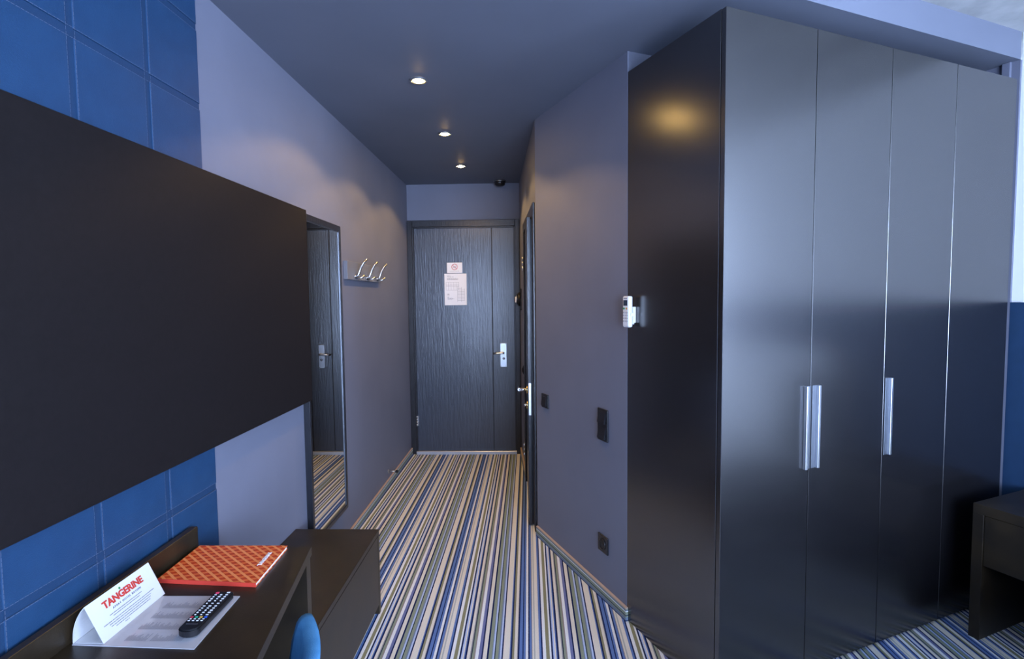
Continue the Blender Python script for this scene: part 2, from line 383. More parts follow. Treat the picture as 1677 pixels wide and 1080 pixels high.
def panelling(parent, x0, x1, z0, z1, jx, jz, joint, y=-.004, mesh_off=0.):
    """jx, jz: centres of the vertical and horizontal seams; everything in the wall's local frame"""
    box('panel_backing', 'leather_joint', parent, x0, x1, y, 0.0, z0, z1)
    jx, jz = sorted(jx), sorted(jz)
    xs = [x0 - joint / 2] + [j for j in jx if x0 < j < x1] + [x1 + joint / 2]; zs = [z0 - joint / 2] + [j for j in jz if z0 < j < z1] + [z1 + joint / 2]
    cache = {}
    sb = new_bm()
    for i in range(len(xs) - 1):
        for k in range(len(zs) - 1):
            w_ = xs[i + 1] - xs[i] - joint; h_ = zs[k + 1] - zs[k] - joint
            key = (round(w_, 3), round(h_, 3))
            if key not in cache: cache[key] = panel_mesh(w_, h_)
            o = bpy.data.objects.new('leather_panel', cache[key]); COL.objects.link(o); o.parent = parent
            o.location = ((xs[i] + xs[i + 1]) / 2, y, (zs[k] + zs[k + 1]) / 2)
    for j in xs[1:-1]:
        for s in (-1, 1): stitch(sb, (j + s * joint * .58, z0), (j + s * joint * .58, z1), y - .0036)
    for j in zs[1:-1]:
        for s in (-1, 1): stitch(sb, (x0, j + s * joint * .58), (x1, j + s * joint * .58), y - .0036)
    obj('stitching', sb, 'thread', parent, kind='stuff')
# left wall panelling, local frame of an Empty turned 90 deg (x along +Y of the room)
pl = bpy.data.objects.new('wall_panelling', None); COL.objects.link(pl); pl.location = (XL, 0, 0); pl.rotation_euler = (0, 0, PI / 2)
pl['kind'] = 'structure'; pl['label'] = 'blue stitched padded panelling on left wall around the black board'; pl['category'] = 'wall panelling'
PY = .2565
panelling(pl, -.52, 1.765, .0, H2, [1.5215 - PY * i for i in range(9)], [.803 + .2512 * k for k in range(-3, 8)], .021)
panelling(head, .0, 2.43, .0, 1.383, [.135 + .256 * i for i in range(10)], [1.383 - .256 * k for k in range(1, 6)], .021, y=.008)

# skirting
def skirting(name, a, b, label, side=1, h=.062, th=.013, endcap=False):
    a = Vector((a[0], a[1], 0)); b = Vector((b[0], b[1], 0)); d = (b - a).normalized(); rz = math.atan2(d.y, d.x); L = (b - a).length
    o = thing(name, label, 'skirting board', a, rz, kind='structure')
    box('carpet_strip', 'skirt', o, 0, L, -th, -.0005, 0.0, h - .006)
    box('cap_strip', 'skirtcap', o, 0, L, -th - .001, -.0005, h - .006, h, .001)
    return o
skirting('baseboard_left', (XL, 2.37), (XL, YD - .031), 'striped carpet skirting along the left corridor wall')
skirting('baseboard_right', B2 + wd * .025, B2 + wd * (OP0 - .07), 'striped carpet skirting between entrance door and second door')
skirting('baseboard_angled', Cc + DR * .004, Ee + DR * .012, 'striped carpet skirting along the angled wall, ending at the wardrobe')

# ------------------------------------------------------------------ entrance door
d1 = thing('door_1', 'dark wood entrance door at the corridor end with two papers', 'door', (0, YD, 0), 0, kind='structure')
bm = new_bm(); bm_box(bm, -1.0585, -1.012, -.030, 0, 0, 2.125, .003)
bm_box(bm, -1.014, -1.000, -.020, 0, 0, 2.075, .002); obj('frame_post', bm, 'frame_dark', d1)
bm = new_bm(); bm_box(bm, -.092, -.052, -.030, 0, 0, 2.125, .003); bm_box(bm, -.104, -.090, -.014, 0, .03, 2.065, .002); obj('frame_post', bm, 'frame_dark', d1)
bm = new_bm(); bm_box(bm, -1.012, -.092, -.030, 0, 2.066, 2.125, .003); bm_box(bm, -1.002, -.100, -.020, 0, 2.054, 2.067, .002); obj('frame_head', bm, 'frame_dark', d1)
leaf = new_bm(); bm_box(leaf, -1.000, -.3045, -.012, -.001, .032, 2.055, .0015); bm_box(leaf, -.2975, -.104, -.012, -.001, .032, 2.055, .0015);
box('groove_shade', 'blackmatte', d1, -.306, -.296, -.0065, -.001, .034, 2.053)  # black strip in the slot: the recess's shade put into its colour
leaf = obj('door_leaf', leaf, 'door', d1)
box('threshold', 'threshold', d1, -1.012, -.092, -.040, -.001, 0, .030, .003)
hp = new_bm(); bm_box(hp, -.236, -.176, -.020, -.0115, .800, 1.018, .003); hp = obj('handle_plate', hp, 'steel', d1)
bm = new_bm(); bm_cyl(bm, (-.203, -.018, .930), (-.203, -.058, .930), .010); 
bm_tube(bm, [(-.196, -.058, .930), (-.215, -.060, .930), (-.260, -.060, .928), (-.290, -.058, .926)], [.009, .0095, .0085, .008], 14); obj('door_lever', bm, 'steel', d1)
bm = new_bm(); bm_box(bm, -.296, -.284, -.060, -.030, .919, .933, .003); obj('lever_end', bm, 'black', hp)
bm = new_bm(); bm_cyl(bm, (-.203, -.0195, .878), (-.203, -.0215, .878), .011); obj('keyhole', bm, 'blackmatte', hp)
bm = new_bm(); bm_lathe(bm, [(0, .003), (.005, .002), (.006, 0)], 14, T(-.203, -.0215, .878) @ OUT); obj('lock_cylinder', bm, 'chrome', hp)
for x, z in ((-.228, .808), (-.184, .808), (-.228, 1.010), (-.184, 1.010)):
    bm = new_bm(); bm_cyl(bm, (x, -.0195, z), (x, -.0208, z), .0028, seg=10); obj('screw', bm, 'blackmatte', hp)
bm = new_bm()
for z in (.26, .285, .31, .335): bm_cyl(bm, (-1.003, -.024, z), (-1.003, -.024, z + .021), .006, seg=12)
bm_box(bm, -1.003, -.990, -.0145, -.011, .262, .354); obj('hinge', bm, 'steel', d1)
# papers on the door
sg = thing('no_smoking_sign', 'small white paper with red no smoking symbol, above the larger sheet', 'sign', (-.637, YD - .0125, 1.655))
box('paper', 'paper', sg, -.069, .069, -.0012, 0, 0, .092)
bm = new_bm(); bm_lathe(bm, [(.0235, 0), (.0235, .0006), (.028, .0006), (.028, 0), (.0235, 0)], 36, T(0, -.0012, .0535) @ OUT); obj('ring', bm, 'redsign', sg)
bm = new_bm(); b2 = new_bm(); bm_box(b2, -.024, .024, -.0006, 0, -.002, .002); merge(bm, b2, T(0, -.0014, .0535) @ Matrix.Rotation(PI / 4, 4, 'Y')); obj('slash', bm, 'redsign', sg)
bm = new_bm(); bm_box(bm, -.016, .012, -.0017, -.0011, .050, .054); bm_tube(bm, [(.013, -.0014, .054), (.012, -.0014, .060), (.015, -.0014, .066)], .0009, 6); obj('cigarette_mark', bm, 'ink', sg)
def print_lines(bm, x0, x1, z, y, h=.0022, rnd=None):
    r = rnd or random; x = x0
    while x < x1:
        w_ = r.uniform(.006, .018); bm_box(bm, x, min(x + w_, x1), y - .0003, y, z, z + h * r.uniform(.7, 1.)); x += w_ + .003
bm = new_bm(); print_lines(bm, -.045, .040, .015, -.0012, .003); obj('caption', bm, 'inkpale', sg, kind='stuff')
pn = thing('notice_sheet', 'larger white printed sheet taped to entrance door', 'notice', (-.631, YD - .0125, 1.365))
box('paper', 'paper', pn, -.100, .100, -.0012, 0, 0, .283)
bm = new_bm(); R_ = random.Random(3)
for i, (a, b) in enumerate(((-.075, -.045), (-.075, -.015))): print_lines(bm, a, b, .262 - i * .010, -.0012, .004, R_)
for i in range(3): print_lines(bm, -.075, .025, .240 - i * .006, -.0012, .003, R_)
print_lines(bm, -.075, -.055, .098, -.0012, .004, R_); print_lines(bm, -.075, -.055, .090, -.0012, .004, R_)
for i in range(5): print_lines(bm, -.073, (-.06, -.06, -.03, -.015, -.03)[i], .074 - i * .006, -.0012, .003, R_)
obj('text_lines', bm, 'inkpale', pn, kind='stuff')
bm = new_bm()
def plan_line(xa, za, xb, zb, t=.0016): bm_box(bm, min(xa, xb) - t / 2, max(xa, xb) + t / 2, -.0015, -.0011, min(za, zb) - t / 2, max(za, zb) + t / 2)
for z in (.170, .182, .205): plan_line(-.086, z, .030, z)
for i in range(6): plan_line(-.086 + i * .023, .135, -.086 + i * .023, .205)
for i in range(9): plan_line(.018, .150 - i * .0135, .080 if i else .050, .150 - i * .0135)
plan_line(.018, .03, .018, .17); plan_line(.052, .03, .052, .16); plan_line(.080, .04, .080, .15); plan_line(-.086, .135, .018, .135)
obj('floor_plan', bm, 'inkpale', pn, kind='stuff')

# ------------------------------------------------------------------ second door in the right corridor wall
d2 = thing('door_2', 'narrow dark second door in the right corridor wall, seen edge-on', 'door', B2, RZ_R, kind='structure')
for x0, x1 in ((OP0 - .062, OP0 + .006), (OP1 - .006, OP1 + .062)):
    bm = new_bm(); bm_box(bm, x0, x1, -.014, -.0005, 0, OPH + .062, .003); obj('frame_post', bm, 'frame_dark', d2)
bm = new_bm(); bm_box(bm, OP0 + .006, OP1 - .006, -.014, -.0005, OPH - .006, OPH + .062, .003); obj('frame_head', bm, 'frame_dark', d2)
bm = new_bm(); bm_box(bm, OP0 + .0005, OP0 + .03, .0, .119, 0, OPH - .007); bm_box(bm, OP1 - .03, OP1 - .0005, .0, .119, 0, OPH - .007); obj('jamb', bm, 'frame_dark', d2)
# the leaf hangs from the far post and stands slightly open, its edge turned to the room
LW_ = OP1 - OP0 - .066; LX = LW_ - .065
bm = new_bm(); bm_box(bm, 0, LW_, .000, .022, .004, OPH - .010, .002); bm_box(bm, 0, LW_ - .012, .022, .040, .004, OPH - .022, .001)
lf = obj('door_leaf', bm, 'frame_dark', d2); lf.location = (OP0 + .032, -.002, 0); lf.rotation_euler = (0, 0, -.052)
for z in (.850, .752):
    bm = new_bm(); bm_lathe(bm, [(0, .010), (.018, .010), (.024, .007), (.025, 0), (0, 0)], 24, T(LX, -.0003, z) @ OUT); obj('rosette', bm, 'brass', lf)
bm = new_bm(); bm_cyl(bm, (LX, -.009, .850), (LX, -.055, .850), .0095); bm_tube(bm, [(LX + .008, -.055, .850), (LX - .03, -.057, .850), (LX - .11, -.055, .848)], [.009, .0095, .008], 14); obj('door_lever', bm, 'chrome', lf)
bm = new_bm(); bm_cyl(bm, (LX, -.009, .752), (LX, -.024, .752), .010, .008); obj('lock_cylinder', bm, 'chrome', lf)
bm = new_bm(); bm_box(bm, LW_ - .0002, LW_ + .0018, .004, .019, .70, .90, .0005); obj('lock_faceplate', bm, 'steel', lf)
for z in (1.63, .20):
    bm = new_bm()
    for k in range(3): bm_cyl(bm, (OP0 + .012, -.020, z + k * .036), (OP0 + .012, -.020, z + k * .036 + .032), .006, seg=12)
    obj('hinge', bm, 'steel', d2)

# wall things on the right corridor wall
def onr(t, z): p = B2 + wd * t; return (p.x, p.y, z)
o = thing('wall_disc', 'round black wall device with white insert beside entrance door', 'wall device', onr(.19, 1.318), RZ_R)
box('back_plate', 'black', o, -.07, .07, -.012, -.0005, 0, .185, .004)
bm = new_bm(); bm_lathe(bm, [(0, .030), (.040, .028), (.055, .018), (.060, 0), (0, 0)], 32, T(0, -.012, .094) @ OUT); obj('dome', bm, 'black', o)
bm = new_bm(); bm_lathe(bm, [(.030, 0), (.030, .006), (.036, .006), (.036, 0), (.030, 0)], 28, T(0, -.040, .094) @ OUT); obj('ring', bm, 'steel', o)
box('white_insert', 'whiteplastic', o, -.020, .020, -.055, -.041, .066, .118, .004)
o = thing('round_switch', 'small round black switch low beside second door frame', 'switch', onr(.55, .803), RZ_R)
bm = new_bm(); bm_lathe(bm, [(0, .016), (.026, .014), (.038, .006), (.040, 0), (0, 0)], 28, T(0, -.0005, .041) @ OUT); obj('dome', bm, 'black', o)
box('rocker', 'blackmatte', o, -.011, .011, -.021, -.015, .024, .058, .003)

# ------------------------------------------------------------------ things on the angled wall
def ons(s, z): p = Cc + DR * s; return (p.x, p.y, z)
def frame_plate(o, z0, h, w_=.082):
    bm = new_bm()
    bm_box(bm, -w_ / 2, w_ / 2, -.009, -.0005, z0, z0 + h, .003, 2); return obj('plate', bm, 'black', o)
o = thing('light_switch', 'single black light switch beside second door on angled wall', 'switch', ons(.121, .797), RZ_S)
frame_plate(o, 0, .080)
bm = new_bm(); bm_profile(bm, [(-.0085, .012), (-.018, .014), (-.0115, .066), (-.0085, .068)], 'x', -.028, .028); obj('rocker', bm, 'black', o)
o = thing('double_light_switch', 'double black light switch, two rockers one above the other, near wardrobe', 'switch', ons(.737, .757), RZ_S)
frame_plate(o, 0, .151, .084)
for z in (.006, .079):
    bm = new_bm(); bm_profile(bm, [(-.0085, z + .004), (-.0195, z + .007), (-.0105, z + .060), (-.0085, z + .062)], 'x', -.029, .029); obj('rocker', bm, 'black', o)
o = thing('power_socket', 'black power socket low on angled wall above skirting', 'socket', ons(.738, .224), RZ_S)
frame_plate(o, 0, .082, .084)
bm = new_bm(); bm_lathe(bm, [(.021, -.004), (.021, .004), (.026, .004), (.027, 0), (.021, -.004)], 28, T(0, -.009, .041) @ OUT); obj('socket_ring', bm, 'black', o)
bm = new_bm(); bm_cyl(bm, (0, -.0085, .041), (0, -.0105, .041), .021); sk = obj('socket_well', bm, 'blackmatte', o)
for x in (-.0095, .0095):
    bm = new_bm(); bm_cyl(bm, (x, -.010, .041), (x, -.0125, .041), .0032, seg=10); obj('contact_hole', bm, 'black', sk)
# air conditioning remote in its holder, on the wardrobe side
o = thing('air_conditioner_remote', 'white air conditioner remote in wall holder on wardrobe side edge', 'remote control', ons(.972, 1.300), RZ_S)
hb = new_bm(); bm_box(hb, -.017, .017, -.016, -.0005, .018, .085, .002); bm_box(hb, -.0245, .0245, -.020, -.014, .012, .060, .002); bm_box(hb, .0225, .0265, -.034, -.014, .046, .060, .001)
obj('holder', hb, 'whiteplastic', o)
bm = new_bm(); bm_box(bm, -.0225, .0225, -.042, -.020, 0, .130, .007, 3); rb = obj('remote_body', bm, 'whiteplastic', o)
box('screen', 'lcd', rb, -.014, .014, -.0428, -.0415, .090, .113, .0004)
box('maker_mark', 'ink', rb, -.012, .012, -.0424, -.0415, .1185, .1215)
for x, z, m_ in ((-.010, .078, 'acgreen'), (.009, .078, 'acorange')): box('button', m_, rb, x - .006, x + .006, -.0436, -.0415, z - .004, z + .004, .001)
bm = new_bm()
for r_ in range(4):
    for x in (-.013, 0, .013): bm_box(bm, x - .004, x + .004, -.0432, -.0415, .022 + r_ * .012, .029 + r_ * .012, .001)
obj('small_buttons', bm, 'acgrey', rb, kind='stuff')

# ------------------------------------------------------------------ wardrobe (local x along its front, y into it)
wr = thing('wardrobe', 'tall dark glossy four door wardrobe with aluminium handles', 'wardrobe', Ff, ANG)
DT = .020
bm = new_bm(); bm_box(bm, .0005, .020, DT + .003, WD - .002, 0.0, WH, .0008); obj('side_panel', bm, 'lacquer', wr)
bm = new_bm(); bm_box(bm, WW - .018, WW, DT + .003, WD - .002, 0.0, WH, .0008); obj('side_panel', bm, 'lacquer', wr)
box('top_panel', 'lacquer', wr, .020, WW - .018, DT + .003, WD - .002, WH - .020, WH)
box('bottom_panel', 'lacquer', wr, .020, WW - .018, DT + .003, WD - .002, .03, .05)
box('back_panel', 'lacquer', wr, .020, WW - .018, WD - .012, WD - .002, .05, WH - .020)
box('plinth', 'lacquer', wr, .020, WW - .018, .028, .046, 0, .03)
seams = [0.0, .4165, .8200, 1.2220, WW]
def handle(parent, x_in, sgn):
    """edge pull: a flat base on the door and a fin standing out from it; the fin lies at x_in, the base runs from it by sgn*w"""
    h = new_bm(); z0, z1 = .788, 1.096
    a, b = sorted((x_in, x_in + sgn * .021)); bm_box(h, a, b, -.0035, -.0003, z0, z1, .0006); h_ = obj('handle', h, 'alu_shaded', parent)
    f = new_bm(); a, b = sorted((x_in, x_in - sgn * .012)); bm_box(f, a, b, -.014, -.0003, z0, z1, .002, 3); obj('handle_grip', f, 'alu', h_)
for i in range(4):
    x0, x1 = seams[i] + .0016, seams[i + 1] - .0016
    if i == 0: x0 = .0005
    bm = new_bm(); bm_box(bm, x0, x1, 0, DT, .012, WH - .002, .0012); dd = obj('door', bm, 'lacquer', wr)
    if i == 0: handle(dd, x1 - .018, 1)
    if i in (1, 2): handle(dd, x0 + .028, -1)
bm = new_bm(); bm_box(bm, WW + .0008, WW + .0155, .030, .060, 0, H1 - .001, .001); struct(obj('trim_1', bm, 'paint'), 'thin grey filler strip between wardrobe and headboard wall', 'trim')
bpy.data.objects['trim_1'].location = Ff; bpy.data.objects['trim_1'].rotation_euler = (0, 0, ANG)

# ------------------------------------------------------------------ bedside table (same frame as the wardrobe)
p = Ff + NX * (WW + .017 - .006) + DR * .104
bt = thing('bedside_table', 'low dark open bedside table beside wardrobe', 'bedside table', p, RZ_S)
# local x towards the room (away from the wardrobe), y into the wall
BW, BD, BZ = .52, .418, .566
bm = new_bm(); bm_box(bm, 0, BW, -BD, -.001, BZ - .040, BZ, .001); obj('top', bm, 'veneer', bt)
for x in (0, BW - .038):
    bm = new_bm(); bm_box(bm, x, x + .038, -BD, -.001, 0, BZ - .0405, .001); obj('side_panel', bm, 'veneer', bt)
bm = new_bm(); bm_box(bm, .0395, BW - .0395, -BD + .005, -BD + .023, .316, BZ - .042, .001); obj('drawer_front', bm, 'veneer', bt)
bm = new_bm(); bm_box(bm, .0385, BW - .0385, -BD + .024, -.001, .320, .334); obj('shelf', bm, 'veneer', bt)

# bed beyond the bedside table, outside the frame; it shades the floor and shows in the wardrobe's gloss
p = Ff + NX * (WW + .017 - .012) + DR * .84
be = thing('bed', 'white upholstered double bed with white pillows beside the bedside table', 'bed', p, RZ_S)
box('base', 'veneer', be, 0, 1.70, -2.02, -.002, .0, .26, .004)
box('headboard', 'white', be, 0, 1.70, -.075, -.002, .262, 1.10, .012, 2)  # unseen; made white and tall to brighten its reflection in the wardrobe doors
box('mattress', 'white', be, .02, 1.68, -2.00, -.078, .262, .48, .04, 3)
box('duvet', 'white', be, .005, 1.695, -2.015, -.55, .484, .545, .03, 3)
for x0 in (.10, .88):
    bm = new_bm(); b2 = new_bm(); bm_box(b2, -.36, .36, -.075, .075, 0, .48, .07, 4); merge(bm, b2, T(x0 + .37, -.245, .495) @ Matrix.Rotation(-.25, 4, 'X')); obj('pillow', bm, 'white', be)

# ------------------------------------------------------------------ left wall: board, mirror, coat rack, door stop
bd = thing('wall_board', 'large matte black board mounted on left wall above desk', 'wall board', (XL, .20, .950), PI / 2)
box('board', 'board', bd, 0, 2.322, -.038, -.013, 0, .898, .0012)
box('batten', 'blackmatte', bd, .1, 2.2, -.013, -.0105, .1, .18)
box('batten', 'blackmatte', bd, .1, 2.2, -.013, -.0105, .72, .80)
mr = thing('wall_mirror', 'tall narrow mirror with thin dark frame on left wall', 'mirror', (XL, 2.505, .235), PI / 2)
MW, MH = .505, 1.60
bm = new_bm(); bm_box(bm, .006, MW - .006, -.020, -.0005, .006, MH - .006); obj('backing', bm, 'frame_dark', mr)
for nm, a in (('frame_side', (0, .022, -.030, -.0005, 0, MH)), ('frame_side', (MW - .022, MW, -.030, -.0005, 0, MH)), ('frame_rail', (.022, MW - .022, -.030, -.0005, 0, .022)), ('frame_rail', (.022, MW - .022, -.030, -.0005, MH - .030, MH))):
    box(nm, 'frame_dark', mr, *a, .0015)
bm = new_bm()
for a in ((.022, .026, .022, MH - .030), (MW - .026, MW - .022, .022, MH - .030)): bm_box(bm, a[0], a[1], -.0265, -.0195, a[2], a[3])
bm_box(bm, .026, MW - .026, -.0265, -.0195, MH - .034, MH - .030); bm_box(bm, .026, MW - .026, -.0265, -.0195, .022, .026)
obj('silver_bead', bm, mat('dull_silver_bead', (.13, .14, .16), .45, .8), mr)
box('mirror_glass', 'mirror', mr, .026, MW - .026, -.0235, -.0200, .026, MH - .034)
rk = thing('coat_rack', 'grey wall plate with three curved chrome coat hooks beside mirror', 'coat rack', (XL, 3.125, 1.545), PI / 2)
bm = new_bm(); bm_box(bm, 0, .75, -.024, -.0005, 0, .110, .002); obj('plate', bm, mat('grey_rack_plate', (.17, .18, .21), .35, .2), rk)
for hx in (.145, .385, .620):
    bm = new_bm()
    pts = [(hx, -.026, .022), (hx, -.040, .026), (hx, -.047, .045), (hx + .008, -.055, .075), (hx + .018, -.070, .105), (hx + .026, -.090, .128)]
    bm_tube(bm, pts, [.008, .009, .009, .0085, .0075, .006], 12)
    hk = obj('hook', bm, 'steel', rk)
    bm = new_bm(); bm_tube(bm, [(hx + .02, -.024, .012), (hx + .02, -.052, .014), (hx + .03, -.074, .030)], [.007, .007, .006], 12); obj('lower_prong', bm, 'steel', hk)
    bm = new_bm(); bm_lathe(bm, [(0, .004), (.012, .003), (.014, 0), (0, 0)], 18, T(hx, -.0238, .022) @ OUT); obj('hook_base', bm, 'chrome', hk)
ds = thing('door_stop', 'small chrome door stop peg low on left corridor wall', 'door stop', (XL + .0005, 4.0, .118), PI / 2)
bm = new_bm(); bm_cyl(bm, (0, 0, 0), (0, -.008, 0), .014, .012, 18); bm_cyl(bm, (0, -.008, 0), (0, -.060, 0), .0055, None, 14); obj('peg', bm, 'steel', ds)
bm = new_bm(); bm_cyl(bm, (0, -.060, 0), (0, -.078, 0), .011, .010, 18); obj('rubber_tip', bm, 'black', ds)

# ------------------------------------------------------------------ ceiling fittings
lab = ('lit spotlight nearest the camera, largest of three in the corridor ceiling', 'middle of three lit spotlights in the corridor ceiling', 'lit spotlight nearest the entrance door in the corridor ceiling')
for i, y in enumerate((2.565, 3.385, 4.206)):
    o = thing('ceiling_spotlight', lab[i], 'spotlight', (-.490, y, H1), 0, 'corridor ceiling spotlights')
    bm = new_bm(); bm_lathe(bm, [(.027, -.001), (.029, -.006), (.036, -.007), (.041, -.004), (.042, -.0003), (.027, -.001)], 36); obj('trim_ring', bm, mat('grey_spot_ring_%d' % i, (.16, .17, .19), .35, .6), o)
    bm = new_bm(); bm_lathe(bm, [(0, -.012), (.012, -.0115), (.021, -.008), (.026, -.002), (0, -.001)], 28); obj('bulb', bm, 'bulb', o)
    for s in (-1, 1): box('spring_clip', 'steel', o, s * .036 - .005, s * .036 + .005, -.004, .004, -.010, -.0065, .001)
    l = bpy.data.lights.new('spot_beam', 'SPOT'); l.energy = SPOT_POWER; l.color = WARM; l.spot_size = math.radians(134); l.spot_blend = .22; l.shadow_soft_size = .022
    lo = bpy.data.objects.new('spot_beam', l); COL.objects.link(lo); lo.parent = o; lo.location = (0, 0, -.016)
sd = thing('smoke_detector', 'black domed smoke detector on ceiling near entrance door', 'smoke detector', (-.215, 4.76, H1))
bm = new_bm(); bm_lathe(bm, [(0, -.0005), (.050, -.0005), (.052, -.012), (.046, -.022), (0, -.022)], 32); obj('base', bm, 'black', sd)
bm = new_bm(); bm_lathe(bm, [(.046, -.022), (.044, -.036), (.030, -.046), (0, -.049), (0, -.022), (.046, -.022)], 32); obj('dome', bm, 'black', sd)
bm = new_bm(); bm_lathe(bm, [(.0515, -.004), (.0535, -.005), (.0535, -.008), (.0515, -.009), (.0515, -.004)], 32); obj('silver_band', bm, 'steel', sd)

# ------------------------------------------------------------------ desk, bench, chair
ZD, KD = .67, 1.1176
def front_x(y): return -.668 + (1.603 - y) * .174
dk = thing('desk', 'dark wooden desk under black board on left wall', 'desk', (-.85, 1.0, 0))
def rel(o, pts): return [(q[0] - o.location.x, q[1] - o.location.y) for q in pts]
XB = XL + .018; DN = .18
bm = new_bm(); bm_prism(bm, rel(dk, [(XB, DN), (front_x(DN), DN), (front_x(1.603), 1.603), (XB, 1.603)]), ZD - .028, ZD)
bmesh.ops.bevel(bm, geom=list(bm.edges), offset=.0012, segments=1, affect='EDGES'); obj('desktop', bm, 'veneer', dk)
bm = new_bm(); bm_prism(bm, rel(dk, [(XB, DN), (-1.0215, DN), (-1.0215, 1.603), (XB, 1.603)]), ZD + .0003, ZD + .063); bmesh.ops.bevel(bm, geom=list(bm.edges), offset=.0012, segments=1, affect='EDGES'); obj('back_rim', bm, 'veneer', dk)
for ya in (DN + .01, 1.552):
    bm = new_bm(); bm_prism(bm, rel(dk, [(XB, ya), (front_x(ya) - .005, ya), (front_x(ya + .048) - .005, ya + .048), (XB, ya + .048)]), 0, ZD - .0285); obj('leg_panel', bm, 'veneer', dk)
bm = new_bm(); bm_box(bm, XB + .85, XB + .868, DN + .060 - 1, 1.551 - 1, .30, ZD - .0285); obj('modesty_panel', bm, 'veneer', dk)

bn = thing('bench_unit', 'low dark drawer bench along left wall beyond desk', 'bench', (-.865, 2.0, 0))
BT = .385; by0, by1 = 1.655 - 2, 2.372 - 2; bx0, bx1 = XL + .002 + .865, -.676 + .865
bm = new_bm(); bm_box(bm, bx0, bx1, by0, by1, BT - .022, BT, .001); obj('top', bm, 'veneer', bn)
bm = new_bm(); bm_box(bm, bx0, bx1, by1 - .024, by1, 0, BT - .0225, .001); obj('end_panel', bm, 'veneer', bn)
bm = new_bm(); bm_box(bm, bx0, bx1 - .02, by0, by0 + .024, 0, BT - .0225, .001); obj('end_panel', bm, 'veneer', bn)
bm = new_bm(); bm_box(bm, bx1 - .018, bx1 - .0005, by0 + .0015, by1 - .0245, .045, BT - .025, .001); obj('drawer_front', bm, 'veneer', bn)
bm = new_bm(); bm_box(bm, bx0, bx1 - .019, by0 + .025, by1 - .025, .05, .07); obj('bottom', bm, 'veneer', bn)

ch = thing('upholstered_chair', 'blue upholstered chair tucked under the desk, only its curved backrest showing', 'chair', (-.640, .890, 0), 0)
def arc_shell(cx_, R, th, a0, a1, zt, zb, lean, n=30):
    """gently curved padded backrest: outer radius R about (cx_, 0), leaning outwards towards its top"""
    bm = new_bm(); rows = []
    for i in range(n + 1):
        a = a0 + (a1 - a0) * i / n; e = min(i, n - i) / n
        rnd = min(1., e / .03); top = zt - .045 * (1 - math.sqrt(max(0., 1 - (1 - rnd) ** 2)))
        ring = []
        for k in range(9):
            u = k / 8; z = zb + (top - .014 - zb) * u; ring.append((R - lean * (zt - z) - .0, z))
        for k in range(1, 6):
            t = PI * k / 6; ring.append((R - th / 2 + th / 2 * math.cos(t), top - .014 + .014 * math.sin(t)))
        for k in range(9):
            u = 1 - k / 8; z = zb + (top - .014 - zb) * u; ring.append((R - th - lean * (zt - z), z))
        rows.append([bm.verts.new((cx_ + r * math.cos(a), r * math.sin(a), z)) for r, z in ring])
    L = len(rows[0])
    for A, B in zip(rows, rows[1:]):
        for k in range(L):
            f = bm.faces.new((A[k], A[(k + 1) % L], B[(k + 1) % L], B[k])); f.smooth = True
    bm.faces.new(rows[0]); bm.faces.new(rows[-1][::-1]); bmesh.ops.recalc_face_normals(bm, faces=bm.faces)
    return bm
obj('backrest', arc_shell(-.229, .473, .034, -math.radians(26), math.radians(39), .722, .36, .17), 'fabric', ch)
bm = new_bm(); bm_box(bm, -.22, .12, -.20, .20, .36, .44, .03, 3); obj('seat', bm, 'fabric', ch)
for sx in (-.18, .07):
    for sy in (-.16, .16):
        bm = new_bm(); bm_tube(bm, [(sx, sy, .37), (sx * 1.15, sy * 1.15, .0)], [.016, .011], 12); obj('leg', bm, 'frame_dark', ch)

# ------------------------------------------------------------------ things on the desk
def quad_thing(name, label, cat, c):
    o = thing(name, label, cat, (c[0] * KD, c[1] * KD, ZD + c[2] * KD)); o.scale = (KD, KD, KD); return o
def rel(o, pts): return [(q[0] - o.location.x / KD, q[1] - o.location.y / KD) for q in pts]
# laminated information sheet
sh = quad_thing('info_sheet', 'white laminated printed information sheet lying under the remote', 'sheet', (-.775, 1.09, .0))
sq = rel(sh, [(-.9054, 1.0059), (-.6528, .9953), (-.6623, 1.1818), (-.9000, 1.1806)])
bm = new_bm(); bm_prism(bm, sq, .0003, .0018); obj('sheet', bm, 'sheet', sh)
bm = new_bm(); R_ = random.Random(11)
for blk in range(4):
    y0 = -.072 + blk * .038
    for c_ in range(46):
        x = -.035 + c_ * .0026
        if blk == 0 and 16 < c_ < 20: continue
        if x > .03 + .01 * blk and blk < 4 and c_ > 44: continue
        L = R_.uniform(.010, .026)
        bm.faces.new([bm.verts.new(v) for v in ((x, y0, .00205), (x + .0011, y0, .00205), (x + .0011, y0 + L, .00205), (x, y0 + L, .00205))])
for k in range(26):
    x = .092; y0 = -.06 + k * .0045
    bm.faces.new([bm.verts.new(v) for v in ((x, y0, .00205), (x + R_.uniform(.006, .014), y0, .00205), (x + .012, y0 + .0016, .00205), (x, y0 + .0016, .00205))])
obj('print', bm, 'inkpale', sh, kind='stuff')

